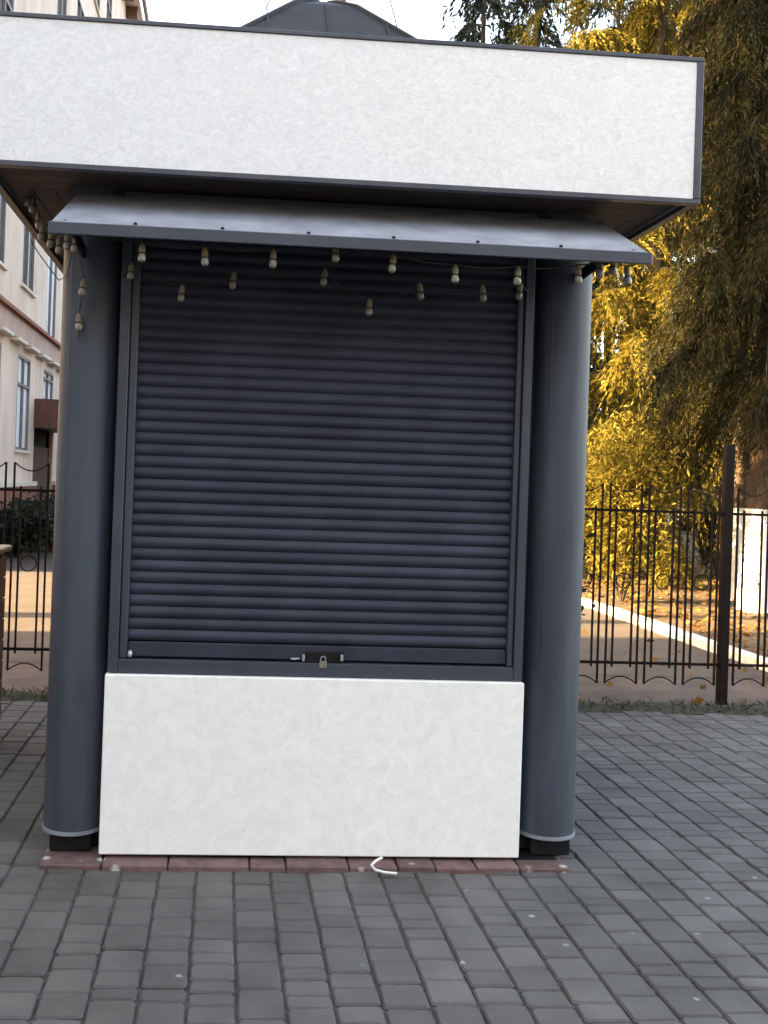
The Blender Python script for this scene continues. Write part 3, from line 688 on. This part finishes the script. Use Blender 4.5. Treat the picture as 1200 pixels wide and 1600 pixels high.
# ================================================================== TREES
def tree(name, label, cat, base, height, R, z0, mat, seed, nb=90, tw=20, lv=16, lsize=.12, asp=.12, droop=.5, trunk_r=.2, white=1.4, shape=0.85, group=None, twl=.5, lean=(0, 0), hang=.8, zmin=.12):
    r = np.random.default_rng(seed)
    root = thing(name, label, cat, base, group)
    H = height; ks = np.linspace(0, 1, 9)
    cx_ = lambda z: np.array([lean[0] * z + .05 * math.sin(z * .9 + seed), lean[1] * z + .05 * math.cos(z * .7 + seed), z])
    pts = [cx_(k * H) for k in ks]; pts[0][2] = -.08
    rad = [trunk_r * (1 - .92 * k) * (1.18 if k == 0 else 1) for k in ks]
    MB().tube(pts, rad, 12).build('trunk', BARK, root, True)
    if white:
        zz = np.linspace(-.02, white, 6)
        MB().tube([pts[0] + (pts[1] - pts[0]) * ((z + .08) / (pts[1][2] + .08)) for z in zz], [trunk_r * (1 - .92 * z / H) * (1 + .18 * max(0, 1 - z / (H / 8))) + .006 for z in zz], 12).build('limewash', LIME, root, True)
    limbs = MB(); Ps = []; Ds = []
    for i in range(nb):
        t = ((i + r.random()) / nb) ** 0.9; z = z0 + (H - z0) * t
        L = R * (1 - t) ** shape * r.uniform(.65, 1.15) + .12
        ph = i * 2.399 + r.uniform(-.5, .5); dirv = np.array([math.cos(ph), math.sin(ph), 0]); o0 = cx_(z)
        up0 = r.uniform(-.05, .2) + .5 * t
        s = np.linspace(0, 1, 7)
        path = o0 + dirv * (s * L)[:, None] + np.array([0, 0, 1]) * ((up0 * s - droop * s ** 2) * L)[:, None]
        path[:, 2] = np.maximum(path[:, 2], zmin + .3 * r.random())
        if L > .5: limbs.tube([tuple(p) for p in path], [max(.004, .0045 * L * (1 - .85 * q)) for q in s], 5)
        n = max(3, int(tw * (L / R + .25)))
        nc = max(2, int(L * 2.4)); cl = r.uniform(.1, 1, nc); ss = np.clip(cl[r.integers(0, nc, n)] + r.normal(0, .07, n), .02, 1.0); k = ss * 6; i0 = np.minimum(k.astype(int), 5); fr_ = (k - i0)[:, None]
        P0 = path[i0] * (1 - fr_) + path[i0 + 1] * fr_
        side = np.cross(dirv, [0, 0, 1]); sg = r.choice([-1, 1], n)[:, None] * r.uniform(.1, 1, n)[:, None]
        D = side * sg + dirv * r.uniform(.1, .7, n)[:, None] + np.array([0, 0, -1]) * (hang * r.uniform(.3, 1.4, n))[:, None]
        D /= np.linalg.norm(D, axis=1)[:, None]
        Ltw = twl * r.uniform(.4, 1.1, n) * (.45 + .55 * min(1, L / (R * .6)))
        m = np.linspace(.05, 1, lv)
        Q = P0[:, None, :] + D[:, None, :] * (m[None, :, None] * Ltw[:, None, None]) + np.array([0, 0, -1]) * (m ** 2)[None, :, None] * (Ltw * .35 * hang)[:, None, None]
        Ps.append(Q.reshape(-1, 3)); Ds.append(np.repeat(D, lv, 0))
    P = np.concatenate(Ps); D = np.concatenate(Ds); n = len(P)
    P = P + r.normal(0, .012, P.shape)
    d = D * .9 + np.array([0, 0, -.35 * hang]) + r.normal(0, .42, (n, 3)); d /= np.linalg.norm(d, axis=1)[:, None]
    sd = np.cross(d, r.normal(size=(n, 3))); sd /= np.linalg.norm(sd, axis=1)[:, None] + 1e-9
    Ls = (lsize * r.uniform(.5, 1.3, n))[:, None]
    V = np.stack([P, P + d * Ls * .45 + sd * Ls * asp, P + d * Ls, P + d * Ls * .55 - sd * Ls * asp], 1).reshape(-1, 3)
    V[:, 2] = np.maximum(V[:, 2], .01)
    limbs.build('limbs', BARK, root)
    put('crown', leaf_mesh('crown', V, np.arange(n * 4).reshape(-1, 4), mat), root)
    return root
tb = at(1172, 955, Z=lawnz)
tree('spruce_tree', 'big dark drooping spruce with a whitewashed trunk behind the fence post', 'tree', (tb.x + .1, tb.y, lawnz), 16.0, 1.45, 2.6, SPRUCE, 5, zmin=2.0, nb=104, tw=110, lv=34, lsize=.10, asp=.075, trunk_r=.19, droop=.6, twl=.95, shape=.45, hang=1.3)
tree('conifer_tree', 'golden green conifer with foliage to the ground beside the kiosk', 'tree', (7.9, 14.0, lawnz), 18.0, 3.3, .6, GOLD, 9, nb=110, tw=120, lv=28, lsize=.115, asp=.11, trunk_r=.15, white=0, droop=.45, twl=.8, hang=1.1, shape=.5)
tb2 = at(1150, 938, Z=lawnz)
tree('spruce_tree', 'slim spruce with a thin whitewashed trunk close behind the big one', 'tree', (tb2.x, tb2.y, lawnz), 14.0, 1.2, 3.4, SPRUCE, 21, zmin=2.6, nb=70, tw=50, lv=22, lsize=.12, asp=.08, trunk_r=.12, droop=.5, twl=.7)
for i, (y, lab) in enumerate(((5.4, 'unseen tall pine added to cast dappled shade, the one nearer the counter'), (7.1, 'unseen tall pine added to cast dappled shade, the one nearer the cream building'))):
    tree('unseen_shade_pine', lab, 'tree', (-6.8, y, 0), 20.0, 2.1, 7.4, DKGRN, 33 + i, nb=90, tw=26, lv=12, lsize=.30, asp=.18, trunk_r=.22, white=1.2, droop=.4, twl=.6, shape=.3)  # out of view, added so their shade darkens the big spruce
fars = ((6.6, 22.5, 19.0, 1.5, 'slim dark conifer seen against the sky above the sign board'), (8.6, 24.0, 20.0, 1.6, 'dark conifer against the sky between the slim one and the golden trees'),
        (10.6, 23.0, 18.0, 2.4, 'dark conifer whose crown meets the golden foliage above the sign board'), (16.0, 26.0, 16.0, 3.4, 'far dark conifer deep in the garden behind the spruces'), (9.6, 17.2, 15.0, 2.8, 'broad dark conifer filling the gaps behind the golden one'), (12.6, 18.5, 15.0, 3.2, 'broad dark conifer behind the big spruce'))
for i, (x, y, h, R_, lab) in enumerate(fars):
    tree('conifer_tree', lab, 'tree', (x, y, lawnz), h, R_, 2.5, DKGRN, 40 + i, nb=80, tw=18, lv=13, lsize=.22, asp=.16, trunk_r=.2, droop=.75, twl=.8, shape=.45, hang=1.0)

for i in range(8):
    tree('conifer_tree', 'dark conifer in the row at the far end of the path', 'tree', (-2.5 + 3.4 * i + random.uniform(-.7, .7), 38 + random.uniform(-3, 3), 0), 9 + random.uniform(-1.5, 2), 2.6, .8, DKGRN, 80 + i,
         nb=60, tw=22, lv=9, lsize=.42, asp=.2, trunk_r=.2, white=0, droop=.4, twl=.8, shape=.6, group='row of conifers at the far end of the path')

def shrub(name, label, base, h, R, mat, seed, n=5000, lsize=.09, asp=.2, stems=7):
    r = np.random.default_rng(seed); root = thing(name, label, 'shrub', base)
    st = MB(); cen = []
    for i in range(stems):
        a = r.uniform(0, 6.28); e = np.array([math.cos(a) * R * r.uniform(.3, .9), math.sin(a) * R * r.uniform(.3, .9), h * r.uniform(.55, .95)])
        st.tube([(0, 0, -.05), tuple(e * .5 + np.array([0, 0, h * .1])), tuple(e)], [.025, .016, .006], 5)
        for t in np.linspace(.35, 1, 5): cen.append(e * t + np.array([0, 0, .1 * h * (1 - t)]))
    st.build('stem', BARK, root)
    cen = np.array(cen); P = cen[r.integers(0, len(cen), n)] + r.normal(0, 1, (n, 3)) * np.array([R * .2, R * .2, h * .11]); P[:, 2] = np.maximum(P[:, 2], .03)
    d = r.normal(size=(n, 3)); d[:, 2] += .4; d /= np.linalg.norm(d, axis=1)[:, None]
    sd = np.cross(d, r.normal(size=(n, 3))); sd /= np.linalg.norm(sd, axis=1)[:, None] + 1e-9
    Ls = (lsize * r.uniform(.5, 1.3, n))[:, None]
    V = np.stack([P, P + d * Ls * .45 + sd * Ls * asp, P + d * Ls, P + d * Ls * .55 - sd * Ls * asp], 1).reshape(-1, 3)
    put('foliage', leaf_mesh('foliage', V, np.arange(n * 4).reshape(-1, 4), mat), root); return root
b_ = at(1078, 905, Z=lawnz); shrub('juniper_shrub', 'dark upright juniper between the fence bars beside the lone post', (b_.x + .5, b_.y, lawnz), 1.5, .5, DKGRN, 3, 9000, .08, .14)
shrub('golden_shrub', 'bright golden shrub close behind the fence beside the kiosk', (5.75, 9.8, lawnz), 2.5, .95, GOLD, 14, 16000, .10, .14, 16)
shrub('garden_shrub', 'dark leafy shrub leaning on the fence rail beside the kiosk', (2.62, 3.82, -.06), 1.62, .42, DKGRN, 8, 2600, .07, .25)
for i, (x, y, h, R_, lab) in enumerate(((-3.9, 15.2, .9, .8, 'low dark bush before the building, the one nearest the wooden counter'), (-3.5, 16.8, 1.0, .9, 'low dark bush second from the wooden counter before the building'), (-3.5, 19.0, 1.05, 1.0, 'low dark bush third from the wooden counter before the building'), (-2.7, 20.5, 1.1, .9, 'low dark bush before the building, nearest the kiosk'))):
    shrub('low_bush', lab, (x, y, -.04), h, R_, DKGRN, 60 + i, 5000, .12, .3, 12)
